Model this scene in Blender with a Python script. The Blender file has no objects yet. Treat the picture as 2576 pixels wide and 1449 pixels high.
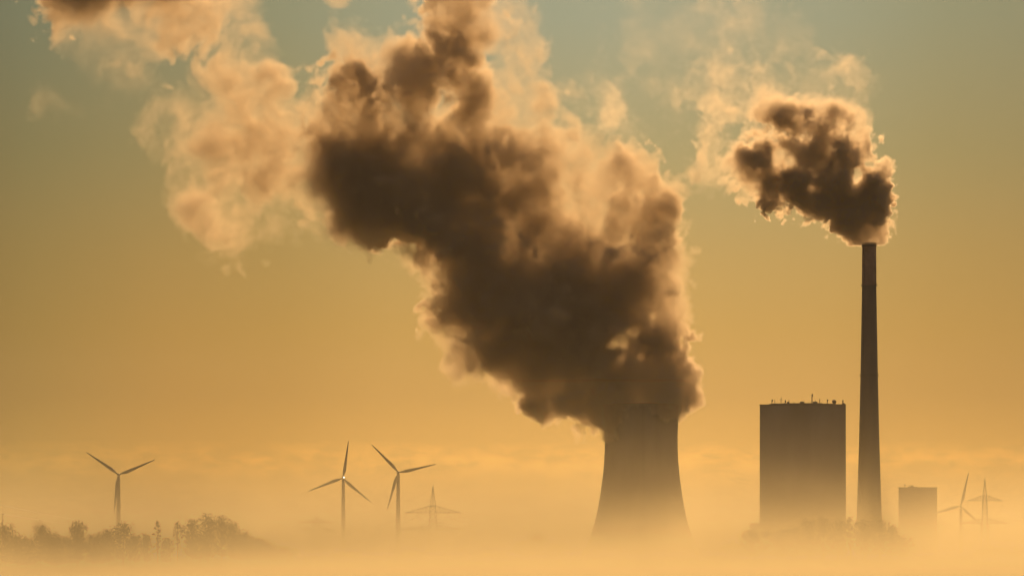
import bpy, bmesh, math, random
import numpy as np
from mathutils import Vector, Matrix

S = bpy.context.scene
COL = S.collection
R = math.radians
EYE = 14.0                    # camera height above the fields, metres
K = 814.0 / 2500.0 / 2576.0   # metres per photograph pixel per metre of distance
HX, HY = 1288.0, 1356.0       # optical axis and horizon in the 2576-px photograph

# ------------------------------------------------------------------ camera
cam = bpy.data.objects.new('camera', bpy.data.cameras.new('camera'))
COL.objects.link(cam); S.camera = cam
cam.location = (0, 0, EYE); cam.rotation_euler = (R(90), 0, 0)
cam.data.sensor_width = 36.0
cam.data.lens = 36.0 * 2500.0 / 814.0
cam.data.shift_y = (HY - 724.5) / 2576.0
cam.data.clip_start = 1.0; cam.data.clip_end = 60000.0

# ------------------------------------------------------------------ sky and sun
SUN_EL, SUN_AZ = 19.0, 5.5    # degrees above the horizon, degrees right of the view axis
sun_dir = Vector((math.sin(R(SUN_AZ)) * math.cos(R(SUN_EL)), math.cos(R(SUN_AZ)) * math.cos(R(SUN_EL)), math.sin(R(SUN_EL))))
world = bpy.data.worlds.new('World'); S.world = world; world.use_nodes = True
wn, wl = world.node_tree.nodes, world.node_tree.links
bg = wn['Background']

def lin(c):
    return tuple(((v / 255.0) / 12.92 if v / 255.0 <= 0.04045 else ((v / 255.0 + 0.055) / 1.055) ** 2.4) for v in c) + (1.0,)

def ramp(nt, stops, fac=None, interp='LINEAR'):
    n = nt.nodes.new('ShaderNodeValToRGB'); n.color_ramp.interpolation = interp
    el = n.color_ramp.elements
    while len(el) < len(stops): el.new(0.5)
    for e, (p, c) in zip(el, stops):
        e.position = p; e.color = c
    if fac is not None: nt.links.new(fac, n.inputs[0])
    return n.outputs[0]

def mth(nt, op, a, b=None, c=None, clamp=False):
    n = nt.nodes.new('ShaderNodeMath'); n.operation = op; n.use_clamp = clamp
    for i, x in enumerate((a, b, c)):
        if x is None: continue
        if isinstance(x, (int, float)): n.inputs[i].default_value = x
        else: nt.links.new(x, n.inputs[i])
    return n.outputs[0]

def mix(nt, fac, a, b, blend='MIX'):
    n = nt.nodes.new('ShaderNodeMix'); n.data_type = 'RGBA'; n.blend_type = blend
    for k, x in ((0, fac), (6, a), (7, b)):
        if isinstance(x, (int, float)): n.inputs[k].default_value = x
        elif isinstance(x, tuple): n.inputs[k].default_value = x
        else: nt.links.new(x, n.inputs[k])
    return n.outputs[2]

W = world.node_tree
tc = wn.new('ShaderNodeTexCoord')
nrm = wn.new('ShaderNodeVectorMath'); nrm.operation = 'NORMALIZE'; wl.new(tc.outputs['Generated'], nrm.inputs[0])
sp = wn.new('ShaderNodeSeparateXYZ'); wl.new(nrm.outputs[0], sp.inputs[0])
el = mth(W, 'MULTIPLY', mth(W, 'ARCSINE', sp.outputs[2]), 180 / math.pi)           # elevation in degrees
elf = mth(W, 'DIVIDE', el, 30.0, clamp=True)
SKY = [(0.0, lin((240, 186, 108))), (1.5/30, lin((233, 173, 84))), (2.6/30, lin((207, 156, 78))), (3.8/30, lin((195, 151, 74))),
       (5.1/30, lin((182, 148, 82))), (7.0/30, lin((156, 144, 98))), (9.4/30, lin((138, 146, 122))), (14/30, lin((140, 146, 128))), (1.0, lin((100, 112, 132)))]
base = ramp(W, SKY, elf)
dt = wn.new('ShaderNodeVectorMath'); dt.operation = 'DOT_PRODUCT'; wl.new(nrm.outputs[0], dt.inputs[0]); dt.inputs[1].default_value = sun_dir
ang = mth(W, 'MULTIPLY', mth(W, 'ARCCOSINE', mth(W, 'MINIMUM', dt.outputs['Value'], 0.99999)), 180 / math.pi)
azd = mth(W, 'ABSOLUTE', mth(W, 'SUBTRACT', mth(W, 'MULTIPLY', mth(W, 'ARCTAN2', sp.outputs[0], sp.outputs[1]), 180 / math.pi), SUN_AZ - 3.7))
glow = ramp(W, [(0.0, (1.04, 1.04, 1.04, 1)), (0.04, (.95, .94, .90, 1)), (0.06, (.80, .78, .67, 1)), (0.08, (.71, .69, .59, 1)), (0.105, (.50, .54, .47, 1)),
                (0.13, (.28, .30, .26, 1)), (0.25, (0.28, 0.28, 0.26, 1)), (0.5, (0.38, 0.37, 0.40, 1)), (1.0, (0.36, 0.35, 0.40, 1))], mth(W, 'DIVIDE', azd, 100.0, clamp=True))
sky = mix(W, 1.0, base, glow, 'MULTIPLY')
# thin cloud streaks low over the horizon
mp = wn.new('ShaderNodeMapping'); wl.new(nrm.outputs[0], mp.inputs[0]); mp.inputs['Scale'].default_value = (1, 1, 2.6)
nz = wn.new('ShaderNodeTexNoise'); nz.inputs['Scale'].default_value = 95.0; nz.inputs['Detail'].default_value = 7.0; nz.inputs['Roughness'].default_value = 0.62
wl.new(mp.outputs[0], nz.inputs['Vector'])
band = ramp(W, [(0.0, (0, 0, 0, 1)), (1.1/4, (0.25, 0.25, 0.25, 1)), (1.45/4, (1, 1, 1, 1)), (1.62/4, (0.6, 0.6, 0.6, 1)), (1.8/4, (0, 0, 0, 1))], mth(W, 'DIVIDE', el, 4.0, clamp=True))
cl = mth(W, 'MULTIPLY', ramp(W, [(0.40, (0, 0, 0, 1)), (0.60, (1, 1, 1, 1))], nz.outputs['Fac']), band)
sky = mix(W, mth(W, 'MULTIPLY', cl, 0.95), sky, mix(W, 1.0, sky, (1.35, 1.28, 1.2, 1), 'MULTIPLY'))
ni = wn.new('ShaderNodeTexSky'); ni.sky_type = 'NISHITA'; ni.sun_disc = False
ni.sun_elevation = R(SUN_EL); ni.sun_rotation = R(SUN_AZ); ni.dust_density = 4.0
sky = mix(W, 1.0, sky, mix(W, 1.0, ni.outputs[0], (0.0012, 0.0011, 0.0009, 1), 'MULTIPLY'), 'ADD')
wl.new(sky, bg.inputs['Color']); bg.inputs['Strength'].default_value = 1.0

sl = bpy.data.lights.new('sun', 'SUN'); sl.energy = 2.2; sl.angle = R(0.5); sl.color = (1.0, 0.60, 0.27)
sun = bpy.data.objects.new('sun', sl); COL.objects.link(sun)
sun.rotation_euler = sun_dir.to_track_quat('Z', 'Y').to_euler()

S.view_settings.view_transform = 'Standard'; S.view_settings.look = 'None'
S.view_settings.exposure = 0.0; S.view_settings.gamma = 1.0; S.view_settings.use_curve_mapping = False
S.render.engine = 'CYCLES'
S.cycles.volume_bounces = 4; S.cycles.max_bounces = 6; S.cycles.transparent_max_bounces = 24
S.cycles.volume_step_rate = 1.0; S.cycles.use_denoising = True

# ------------------------------------------------------------------ helpers
def P(zx, zy, Y):
    return Vector(((zx - HX) * K * Y, Y, EYE + (HY - zy) * K * Y))
def PX(zx, Y): return (zx - HX) * K * Y
def PZ(zy, Y): return EYE + (HY - zy) * K * Y

def tag(o, label=None, cat=None, group=None, kind=None):
    if label: o['label'] = label
    if cat: o['category'] = cat
    if group: o['group'] = group
    if kind: o['kind'] = kind
    return o
def empty(name, loc, rz=0, **kw):
    o = bpy.data.objects.new(name, None); COL.objects.link(o); o.location = loc; o.rotation_euler = (0, 0, rz)
    return tag(o, **kw)
def obj(name, verts, faces, mat, parent=None, smooth=False, loc=None):
    me = bpy.data.meshes.new(name); me.from_pydata([tuple(v) for v in verts], [], faces)
    if mat: me.materials.append(mat)
    if smooth:
        for p in me.polygons: p.use_smooth = True
    me.update()
    o = bpy.data.objects.new(name, me); COL.objects.link(o)
    if parent: o.parent = parent
    if loc is not None: o.location = loc
    return o
def copy_tree(o, parent=None):
    c = o.copy(); COL.objects.link(c)
    if parent: c.parent = parent
    for ch in list(o.children): copy_tree(ch, c)
    return c

class MB:
    def __init__(s): s.v = []; s.f = []
    def add(s, vs, fs):
        n = len(s.v); s.v += [Vector(a) for a in vs]; s.f += [tuple(i + n for i in f) for f in fs]
    def box(s, c, d):
        x, y, z = c; a, b, e = d[0]/2, d[1]/2, d[2]/2
        s.add([(x+i*a, y+j*b, z+k*e) for i in (-1, 1) for j in (-1, 1) for k in (-1, 1)],
              [(0,1,3,2), (4,6,7,5), (0,4,5,1), (2,3,7,6), (0,2,6,4), (1,5,7,3)])
    def bar(s, p, q, r, n=4, r2=None):
        p, q = Vector(p), Vector(q); d = (q - p)
        if d.length < 1e-6: return
        d.normalize(); u = d.orthogonal().normalized(); w = d.cross(u)
        r2 = r if r2 is None else r2
        vs = [p + (u*math.cos(t) + w*math.sin(t))*r for t in [2*math.pi*i/n + .785 for i in range(n)]] + \
             [q + (u*math.cos(t) + w*math.sin(t))*r2 for t in [2*math.pi*i/n + .785 for i in range(n)]]
        s.add(vs, [(i, (i+1) % n, n+(i+1) % n, n+i) for i in range(n)] + [tuple(range(n))[::-1], tuple(range(n, 2*n))])
    def lathe(s, prof, n=48, c=(0, 0, 0), close=False):
        vs = []
        for r, z in prof:
            for i in range(n):
                t = 2*math.pi*i/n; vs.append((c[0]+r*math.cos(t), c[1]+r*math.sin(t), c[2]+z))
        m = len(prof); fs = [(j*n+i, j*n+(i+1) % n, (j+1)*n+(i+1) % n, (j+1)*n+i) for j in range(m-1) for i in range(n)]
        if close: fs += [((m-1)*n+i, (m-1)*n+(i+1) % n, (i+1) % n, i) for i in range(n)]
        else: fs += [tuple(range(n))[::-1], tuple((m-1)*n+i for i in range(n))]
        s.add(vs, fs)
    def build(s, name, mat, parent=None, smooth=False, loc=None):
        return obj(name, s.v, s.f, mat, parent, smooth, loc)

# ------------------------------------------------------------------ materials
def material(name, col, rough=0.8, noise=None, metallic=0.0, bump=0.0, stretch=(1, 1, 1)):
    m = bpy.data.materials.new(name); m.use_nodes = True; nt = m.node_tree; b = nt.nodes['Principled BSDF']
    b.inputs['Roughness'].default_value = rough; b.inputs['Metallic'].default_value = metallic
    c = tuple(col) + (1.0,)
    if noise:
        t = nt.nodes.new('ShaderNodeTexCoord'); mpn = nt.nodes.new('ShaderNodeMapping'); nt.links.new(t.outputs['Object'], mpn.inputs[0])
        mpn.inputs['Scale'].default_value = stretch
        n = nt.nodes.new('ShaderNodeTexNoise'); n.inputs['Scale'].default_value = noise; n.inputs['Detail'].default_value = 6
        nt.links.new(mpn.outputs[0], n.inputs['Vector'])
        r = ramp(nt, [(0.3, tuple(v*0.72 for v in col) + (1,)), (0.7, tuple(min(1, v*1.2) for v in col) + (1,))], n.outputs['Fac'])
        nt.links.new(r, b.inputs['Base Color'])
        if bump:
            bp = nt.nodes.new('ShaderNodeBump'); bp.inputs['Strength'].default_value = bump; nt.links.new(n.outputs['Fac'], bp.inputs['Height']); nt.links.new(bp.outputs[0], b.inputs['Normal'])
    else:
        b.inputs['Base Color'].default_value = c
    return m
M_conc = material('weathered_concrete', (0.20, 0.18, 0.16), 0.9, 0.05, stretch=(1, 1, 0.12))
M_dark = material('dark_steel', (0.10, 0.10, 0.10), 0.6, 0.5)
M_clad = material('grey_cladding', (0.20, 0.20, 0.20), 0.7, 0.04, stretch=(1, 1, 0.3))
M_band = material('faded_red_paint', (0.30, 0.20, 0.16), 0.85, 0.1)
M_white = material('turbine_white', (0.30, 0.30, 0.29), 0.4)
M_steel = material('galvanised_steel', (0.22, 0.22, 0.21), 0.5, 0.8)
M_glass = material('brown_insulator_glaze', (0.10, 0.06, 0.04), 0.3)
M_wire = material('aluminium_wire', (0.2, 0.2, 0.2), 0.5)
M_bark = material('bark', (0.07, 0.05, 0.035), 0.95, 2.0)
M_field = material('dewy_field', (0.07, 0.085, 0.04), 0.95, 0.02, bump=0.2)
def leaf_mat(name, col):
    m = bpy.data.materials.new(name); m.use_nodes = True; nt = m.node_tree; b = nt.nodes['Principled BSDF']; b.inputs['Roughness'].default_value = 0.7
    oi = nt.nodes.new('ShaderNodeTexCoord'); n = nt.nodes.new('ShaderNodeTexNoise'); n.inputs['Scale'].default_value = 0.35; nt.links.new(oi.outputs['Object'], n.inputs['Vector'])
    r = ramp(nt, [(0.35, tuple(v*0.7 for v in col) + (1,)), (0.65, tuple(v*1.3 for v in col) + (1,))], n.outputs['Fac'])
    nt.links.new(r, b.inputs['Base Color'])
    tl = nt.nodes.new('ShaderNodeBsdfTranslucent'); nt.links.new(r, tl.inputs[0]); mx = nt.nodes.new('ShaderNodeMixShader'); mx.inputs[0].default_value = 0.12
    nt.links.new(b.outputs[0], mx.inputs[1]); nt.links.new(tl.outputs[0], mx.inputs[2]); nt.links.new(mx.outputs[0], nt.nodes['Material Output'].inputs['Surface'])
    return m
M_leaf = leaf_mat('leaves', (0.035, 0.045, 0.015))
def fog_mat(name, dens, col=(1, 0.95, 0.72), g=0.48):
    m = bpy.data.materials.new(name); m.use_nodes = True; nt = m.node_tree; nt.nodes.clear()
    o = nt.nodes.new('ShaderNodeOutputMaterial'); v = nt.nodes.new('ShaderNodeVolumePrincipled')
    v.inputs['Color'].default_value = tuple(col) + (1,); v.inputs['Density'].default_value = dens; v.inputs['Anisotropy'].default_value = g
    nt.links.new(v.outputs[0], o.inputs['Volume'])
    return m

# ------------------------------------------------------------------ ground and air
gb = MB(); N = 40
vs = []; fs = []
xs = [-16000 + 800*i for i in range(N+1)]; ys = [-2000 + 700*i for i in range(N+1)]
for j, y in enumerate(ys):
    for i, x in enumerate(xs):
        vs.append((x, y, 0.0 if y < 9000 else 0.0))
for j in range(N):
    for i in range(N):
        a = j*(N+1)+i; fs.append((a, a+1, a+N+2, a+N+1))
tag(obj('ground', vs, fs, M_field), kind='structure')

def airbox(name, x0, x1, y0, y1, z0, z1, mat, label=None):
    b = MB(); b.box(((x0+x1)/2, (y0+y1)/2, (z0+z1)/2), (x1-x0, y1-y0, z1-z0))
    return tag(b.build(name, mat), kind='stuff', label=label)
airbox('haze', -4000, 4000, -300, 9000, -1, 520, fog_mat('haze_air', 2.5e-5, col=(1, .93, .8), g=0.4))
def ground_fog_mat():
    m = bpy.data.materials.new('ground_fog'); m.use_nodes = True; nt = m.node_tree; nt.nodes.clear()
    o = nt.nodes.new('ShaderNodeOutputMaterial'); v = nt.nodes.new('ShaderNodeVolumePrincipled')
    v.inputs['Color'].default_value = FOG_COL + (1,); v.inputs['Anisotropy'].default_value = FOG_G
    t = nt.nodes.new('ShaderNodeTexCoord'); q = nt.nodes.new('ShaderNodeSeparateXYZ'); nt.links.new(t.outputs['Object'], q.inputs[0])
    z = mth(nt, 'MAXIMUM', q.outputs[2], 0.0)
    def layer(rho, h, y0, y1):
        e = mth(nt, 'MULTIPLY', mth(nt, 'EXPONENT', mth(nt, 'MULTIPLY', z, -1.0/h)), rho)
        mr = nt.nodes.new('ShaderNodeMapRange'); mr.interpolation_type = 'SMOOTHSTEP'; mr.inputs[1].default_value = y0; mr.inputs[2].default_value = y1; nt.links.new(q.outputs[1], mr.inputs[0])
        return mth(nt, 'MULTIPLY', e, mr.outputs[0])
    d = mth(nt, 'ADD', layer(4.6e-3, 16.5, 850, 1350), layer(7e-3, 4.5, 150, 500))
    mp_ = nt.nodes.new('ShaderNodeMapping'); mp_.inputs['Scale'].default_value = (.006, .0035, .035); nt.links.new(t.outputs['Object'], mp_.inputs[0])
    n = nt.nodes.new('ShaderNodeTexNoise'); n.inputs['Scale'].default_value = 1.0; n.inputs['Detail'].default_value = 3.0; nt.links.new(mp_.outputs[0], n.inputs['Vector'])
    w = nt.nodes.new('ShaderNodeMapRange'); w.inputs[1].default_value = .3; w.inputs[2].default_value = .7; w.inputs[3].default_value = .55; w.inputs[4].default_value = 1.45; nt.links.new(n.outputs['Fac'], w.inputs[0])
    nt.links.new(mth(nt, 'MULTIPLY', d, w.outputs[0]), v.inputs['Density']); nt.links.new(v.outputs[0], o.inputs['Volume'])
    m.cycles.volume_step_rate = FOG_STEP
    return m
FOG_COL, FOG_G, FOG_STEP = (1.0, 0.90, 0.58), 0.55, 0.15
airbox('ground_fog', -3000, 3000, 150, 8000, 0.3, 140, ground_fog_mat(), 'low morning fog lying over the fields')

# ------------------------------------------------------------------ cooling tower
TY = 2500.0
tower = empty('cooling_tower', (PX(1613, TY), TY, 0), label='tall waisted concrete cooling tower with steam pouring from its rim', cat='cooling tower')
prof_px = [(150, 1400), (142, 1386), (131.6, 1362), (120.7, 1327), (112, 1292), (102.2, 1240), (95.8, 1188), (92.5, 1150), (91.5, 1111), (92.3, 1075), (93.6, 1050), (95.2, 1021)]
prof = [(h*K*TY, max(6.0, PZ(y, TY)) if y > 1390 else PZ(y, TY)) for h, y in prof_px]
pz = [p[1] for p in prof]; pr = [p[0] for p in prof]
zz = np.linspace(6.0, pz[-1], 44); co = np.polyfit(pz, pr, 5); rr = np.polyval(co, zz)
b = MB(); outer = list(zip(rr, zz)); inner = [(r-0.6, z) for r, z in outer][::-1]
b.lathe(outer + inner, 96, close=True); b.build('shell', M_conc, tower, smooth=False)
b = MB(); rt = rr[-1]; b.lathe([(rt-0.7, zz[-1]+.01), (rt+0.5, zz[-1]+.01), (rt+0.5, zz[-1]+0.9), (rt-0.7, zz[-1]+0.9)], 96, close=True); b.build('rim', M_conc, tower)
for i in range(36):
    t = 2*math.pi*i/36; t2 = t + math.pi/36; b = MB(); r0, r1 = rr[0]+2.5, rr[0]-0.2
    b.bar((r0*math.cos(t), r0*math.sin(t), 0), (r1*math.cos(t2), r1*math.sin(t2), 6.2), 0.45, 6)
    b.bar((r0*math.cos(t), r0*math.sin(t), 0), (r1*math.cos(2*t-t2), r1*math.sin(2*t-t2), 6.2), 0.45, 6)
    b.build('support_column', M_conc, tower)
b = MB(); a0 = -math.pi/2 + 0.02
for i in range(len(zz)-1):
    for s_ in (-0.6, 0.6):
        b.bar(((rr[i]+.5)*math.cos(a0)+s_, (rr[i]+.5)*math.sin(a0), zz[i]), ((rr[i+1]+.5)*math.cos(a0)+s_, (rr[i+1]+.5)*math.sin(a0), zz[i+1]), 0.12)
    b.bar(((rr[i]+.5)*math.cos(a0)-.6, (rr[i]+.5)*math.sin(a0), zz[i]), ((rr[i]+.5)*math.cos(a0)+.6, (rr[i]+.5)*math.sin(a0), zz[i]), 0.1)
b.build('ladder', M_dark, tower)

# ------------------------------------------------------------------ chimney
CY = 2560.0; kc = K*CY
chim = empty('chimney', (PX(2186.5, CY), CY, 0), label='very tall tapering power station chimney with smoke leaving its top', cat='chimney')
ztop = PZ(611.5, CY); zb = PZ(719, CY)
def cr(z):
    py = HY - (z-EYE)/kc
    return np.interp(py, [611, 720, 945, 1118, 1303, 1400], [17.2, 18.0, 21.8, 25.7, 31.5, 35.0])*kc
zs = np.linspace(0, zb, 30); b = MB(); b.lathe([(cr(z), z) for z in zs], 40); b.build('shaft', M_conc, chim, smooth=False)
zs = np.linspace(zb+.02, ztop-3, 10); b = MB(); b.lathe([(cr(z)+.12, z) for z in zs], 40); b.build('painted_band', M_band, chim)
b = MB(); b.lathe([(cr(ztop)-1.2, ztop-3), (cr(ztop)+.45, ztop-3), (cr(ztop)+.45, ztop), (cr(ztop)-1.2, ztop)], 40, close=True); b.build('rim', M_dark, chim)
for zp in (zb, PZ(945, CY)):
    b = MB(); rq = cr(zp); b.lathe([(rq-.05, zp-.2), (rq+.8, zp-.2), (rq+.8, zp+.1), (rq-.05, zp+.1)], 40, close=True)
    for i in range(24):
        t = 2*math.pi*i/24; b.bar(((rq+.75)*math.cos(t), (rq+.75)*math.sin(t), zp+.1), ((rq+.75)*math.cos(t), (rq+.75)*math.sin(t), zp+1.2), .05)
    b.lathe([(rq+.70, zp+1.15), (rq+.8, zp+1.15), (rq+.8, zp+1.25), (rq+.70, zp+1.25)], 40, close=True)
    b.build('gallery', M_dark, chim)
b = MB()
for i in range(60):
    z0, z1 = ztop*i/60, ztop*(i+1)/60
    for t in (-2.45, -2.40): b.bar(((cr(z0)+.4)*math.cos(t), (cr(z0)+.4)*math.sin(t), z0), ((cr(z1)+.4)*math.cos(t), (cr(z1)+.4)*math.sin(t), z1), .12)
b.build('ladder', M_dark, chim)

# ------------------------------------------------------------------ boiler houses
BY = 2500.0; kb = K*BY
bh = empty('boiler_house', (PX(2019.4, BY), BY, 0), -math.atan(731.4*K), label='huge windowless boiler house with aerials and dishes along its roof', cat='power station building')
def bx(cx): return (2150*.8587 + cx*.3478 - 2019.4)*kb        # crop column -> metres from the building's axis
def bz(cy): return PZ(1100*.8587 + cy*.3478, BY)
hw = 107.8*kb; zr = bz(212)
b = MB(); b.box((0, 34, zr/2), (2*hw, 68, zr)); b.build('wall', M_clad, bh)
rnd = random.Random(4)
ncl = 17
for i in range(ncl):                                            # tall cladding panels on the front, joints left open between them
    w = 2*hw/ncl; b = MB(); b.box((-hw + w*(i+.5), -.1, zr/2 - .2), (w-.35, .16 + .05*rnd.random(), zr - .6)); b.build('cladding_panel', M_clad, bh)
b = MB(); b.box((0, -.05, zr+.25), (2*hw+.5, .6, .5)); b.box((-hw, 34, zr+.25), (.5, 67, .5)); b.box((hw, 34, zr+.25), (.5, 67, .5)); b.build('parapet', M_dark, bh)
def block(name, cx0, cx1, cy0, cy1, y0=10, y1=50, mat=M_clad):
    b = MB(); z0, z1 = bz(cy1), bz(cy0); b.box(((bx(cx0)+bx(cx1))/2, (y0+y1)/2, (z0+z1)/2), (bx(cx1)-bx(cx0), y1-y0, z1-z0)); return b.build(name, mat, bh)
block('penthouse', 256, 737, 199, 212); block('penthouse', 272, 560, 194.5, 198.9, 14, 46); block('penthouse', 350, 640, 191.5, 194.4, 18, 44)
block('roof_step', 188.5, 206, 208, 212, 2, 60)
def dome(cx, cy, w, top):
    b = MB(); r = (bx(w)-bx(0))/2; z0, z1 = bz(cy), bz(top)
    b.lathe([(r*.75, 0), (r*.85, (z1-z0)*.3), (r, (z1-z0)*.45), (r*.92, (z1-z0)*.8), (r*.6, z1-z0)], 16, c=(bx(cx), 24, z0)); b.build('roof_ventilator', M_dark, bh)
dome(392, 191.6, 20, 179); dome(493, 191.6, 36, 178); dome(588, 191.6, 36, 178)
def mast(cx, y0, y1, w=.22, bars=(), lump=()):
    b = MB(); x = bx(cx); b.bar((x, 20, bz(y0)), (x, 20, bz(y1)), w)
    for yb, L in bars: b.bar((x-L, 20, bz(yb)), (x+L, 20, bz(yb)), .12)
    for yb, L in lump: b.box((x+.3, 20, bz(yb)), (.9, .9, L))
    b.build('antenna', M_dark, bh)
mast(274, 194, 164, .3, lump=[(171, 1.6)]); mast(295, 194, 167, .2); mast(341, 194, 147, .16, bars=[(160, .9), (170, 1.2), (180, .7)])
mast(370, 191, 171, .3, lump=[(178, 2)]); mast(398, 191, 166, .18); mast(565, 191, 128, .38, bars=[(180, 1.2)], lump=[(132, 1.6), (140, 1.2)])
mast(621, 191, 161, .25); mast(676, 199, 165, .28, lump=[(172, 1.4)]); mast(590, 191, 172, .15); mast(787, 212, 173, .3, lump=[(178, 1.8)]); mast(436, 191, 183, .2); mast(755, 212, 202, .15)
def dish(cx, cy, r, base):
    b = MB(); x = bx(cx); z = bz(cy); rr_ = r*.3478*kb
    ring = [(0, .0), (rr_*.4, -.15*rr_), (rr_*.8, -.4*rr_), (rr_, -.62*rr_), (rr_*.96, -.66*rr_), (rr_*.7, -.5*rr_), (0.02, -.2*rr_)]
    m = MB(); m.lathe(ring, 24); rot = Matrix.Rotation(R(70), 4, 'X') @ Matrix.Rotation(R(12), 4, 'Y')
    b.add([rot @ v + Vector((x, 20, z)) for v in m.v], m.f); o = b.build('satellite_dish', M_dark, bh, smooth=True)
    c = MB(); c.bar((x, 21, bz(base)), (x, 21, z), .3); c.build('dish_mount', M_dark, o)
dish(728, 178, 16.5, 199); dish(795, 195.5, 10, 212)
block('annex', 114, 187, 1065, 1309, 4, 40)

SY = 2950.0; ks = K*SY
sh = empty('boiler_house', (PX(2308.8, SY), SY, 0), -math.atan(1020.8*K), label='smaller block building right of the chimney, half sunk in fog', cat='power station building')
hw2 = 48*ks; zr2 = PZ(1226.5, SY)
b = MB(); b.box((0, 25, zr2/2), (2*hw2, 50, zr2)); b.build('wall', M_clad, sh)
for i in range(8):
    w = 2*hw2/8; b = MB(); b.box((-hw2 + w*(i+.5), -.1, zr2/2-.2), (w-.35, .18, zr2-.6)); b.build('cladding_panel', M_clad, sh)
def sx(cx): return (2150*.8587 + cx*.3478 - 2308.8)*ks
def sz(cy): return PZ(1100*.8587 + cy*.3478, SY)
b = MB(); b.box((0, 25, zr2+.25), (2*hw2+.5, 50.5, .5)); b.build('parapet', M_dark, sh)
b = MB(); z0 = zr2+.5; b.box((sx(1292), 20, (z0+sz(802))/2), (sx(1328)-sx(1256), 20, sz(802)-z0)); b.build('penthouse', M_clad, sh)
b = MB(); b.box((sx(1288), 20, (sz(802)+sz(790))/2), (sx(1298)-sx(1278), 8, sz(790)-sz(802)-.05)); b.build('roof_ventilator', M_dark, sh)
for cx, cy, w in ((1237, 783, .5), (1268, 789, .3)):
    b = MB(); b.bar((sx(cx), 15, zr2+.4), (sx(cx), 15, sz(cy)), w*.6); b.box((sx(cx), 15, sz(cy)-.8), (w*2.2, .8, 1.6)); b.build('antenna', M_dark, sh)

# ------------------------------------------------------------------ wind turbines
def blade_mb(Rb):
    secs = []; n = 12
    for t, ch, th in ((0.02, .95, .95), (.07, 1.0, .9), (.14, 1.75, .7), (.22, 2.25, .5), (.32, 2.1, .4), (.5, 1.6, .28), (.7, 1.15, .18), (.88, .75, .1), (.97, .45, .06), (1.0, .12, .03)):
        tw = R(14*(1-t)**2)
        ring = []
        for i in range(n):
            a = 2*math.pi*i/n; x = (math.cos(a)*ch/2 + (ch-.9)*.22)*1.25; y = math.sin(a)*th/2
            ring.append((x*math.cos(tw)-y*math.sin(tw), x*math.sin(tw)+y*math.cos(tw), t*Rb))
        secs.append(ring)
    m = MB(); vs = [p for r_ in secs for p in r_]; k = len(secs)
    m.add(vs, [(j*n+i, j*n+(i+1) % n, (j+1)*n+(i+1) % n, (j+1)*n+i) for j in range(k-1) for i in range(n)] + [tuple(range(n))[::-1], tuple((k-1)*n+i for i in range(n))])
    return m
BL = blade_mb(33.0)
proto_blade = None
def turbine(zx, zy, Y, angs, yaw, label, highlight=False):
    global proto_blade
    h = PZ(zy, Y)
    t = empty('wind_turbine', (PX(zx, Y), Y, 0), label=label, cat='wind turbine', group='wind turbines standing in the fog')
    b = MB(); b.lathe([(2.4 - 1.15*f, (h-1.3)*f) for f in np.linspace(0, 1, 12)], 24); b.build('tower', M_white, t, smooth=True)
    nc = MB(); sec = []
    for yy, w, hh in ((-2.0, .9, .9), (-1.6, 1.25, 1.25), (0, 1.45, 1.4), (3.5, 1.4, 1.3), (6.2, 1.05, 1.0), (6.6, .6, .6)):
        sec.append([(w*math.cos(a)*(1 if abs(math.cos(a)) < .8 else .95), yy, hh*math.sin(a)) for a in [2*math.pi*i/12 for i in range(12)]])
    vs = [p for s_ in sec for p in s_]; n = 12
    nc.add(vs, [(j*n+i, (j+1)*n+i, (j+1)*n+(i+1) % n, j*n+(i+1) % n) for j in range(5) for i in range(n)] + [tuple(range(n)), tuple(5*n+i for i in range(n))[::-1]])
    na = nc.build('nacelle', M_white, t, smooth=True, loc=(0, 0, h)); na.rotation_euler = (0, 0, yaw)
    hb = MB(); hb.lathe([(.05, 0), (.6, .25), (1.05, .9), (1.15, 1.6), (1.0, 2.1)], 16)
    hub = hb.build('hub', M_white, na, smooth=True, loc=(0, -4.1, 0)); hub.rotation_euler = (R(-90), 0, 0)
    for a in angs:
        if proto_blade is None:
            o = BL.build('blade', M_white, t, smooth=True); proto_blade = o
        else:
            o = proto_blade.copy(); COL.objects.link(o); o.parent = t
        m = Matrix.Translation((0, 0, h)) @ Matrix.Rotation(yaw, 4, 'Z') @ Matrix.Translation((0, -3.0, 0)) @ Matrix.Rotation(R(a), 4, 'Y')
        o.matrix_local = m
    if highlight:  # sun glint on the hub, put in as a small glowing body
        em = bpy.data.materials.new('hub_glint_glow'); em.use_nodes = True; q = em.node_tree.nodes['Principled BSDF']
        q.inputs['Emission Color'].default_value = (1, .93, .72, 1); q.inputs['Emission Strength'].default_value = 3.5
        lb = MB(); lb.lathe([(.3, -.55), (.6, -.3), (.65, 0), (.6, .3), (.3, .55)], 10, c=(1.0, -3.6, .7)); lb.build('hub_glint', em, na, smooth=True)
turbine(298.2, 1193.9, 2650, (-54.8, 67.5, 187.0), R(8), 'three-bladed wind turbine behind the foggy trees, one blade hanging along its tower')
turbine(863.5, 1202.7, 2760, (8.9, 249.8, 130.5), R(-4), 'wind turbine with one blade nearly upright and a bright sun glint at its hub', True)
turbine(1001.7, 1188.1, 2690, (-43.9, 77.7, 197.0), R(6), 'wind turbine just left of the large lattice pylon, its lower blade leaning left')
turbine(2417.3, 1272.2, 3050, (13.5, 253.6, 132.6), R(-12), 'faint wind turbine right of the smaller block building')

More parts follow.
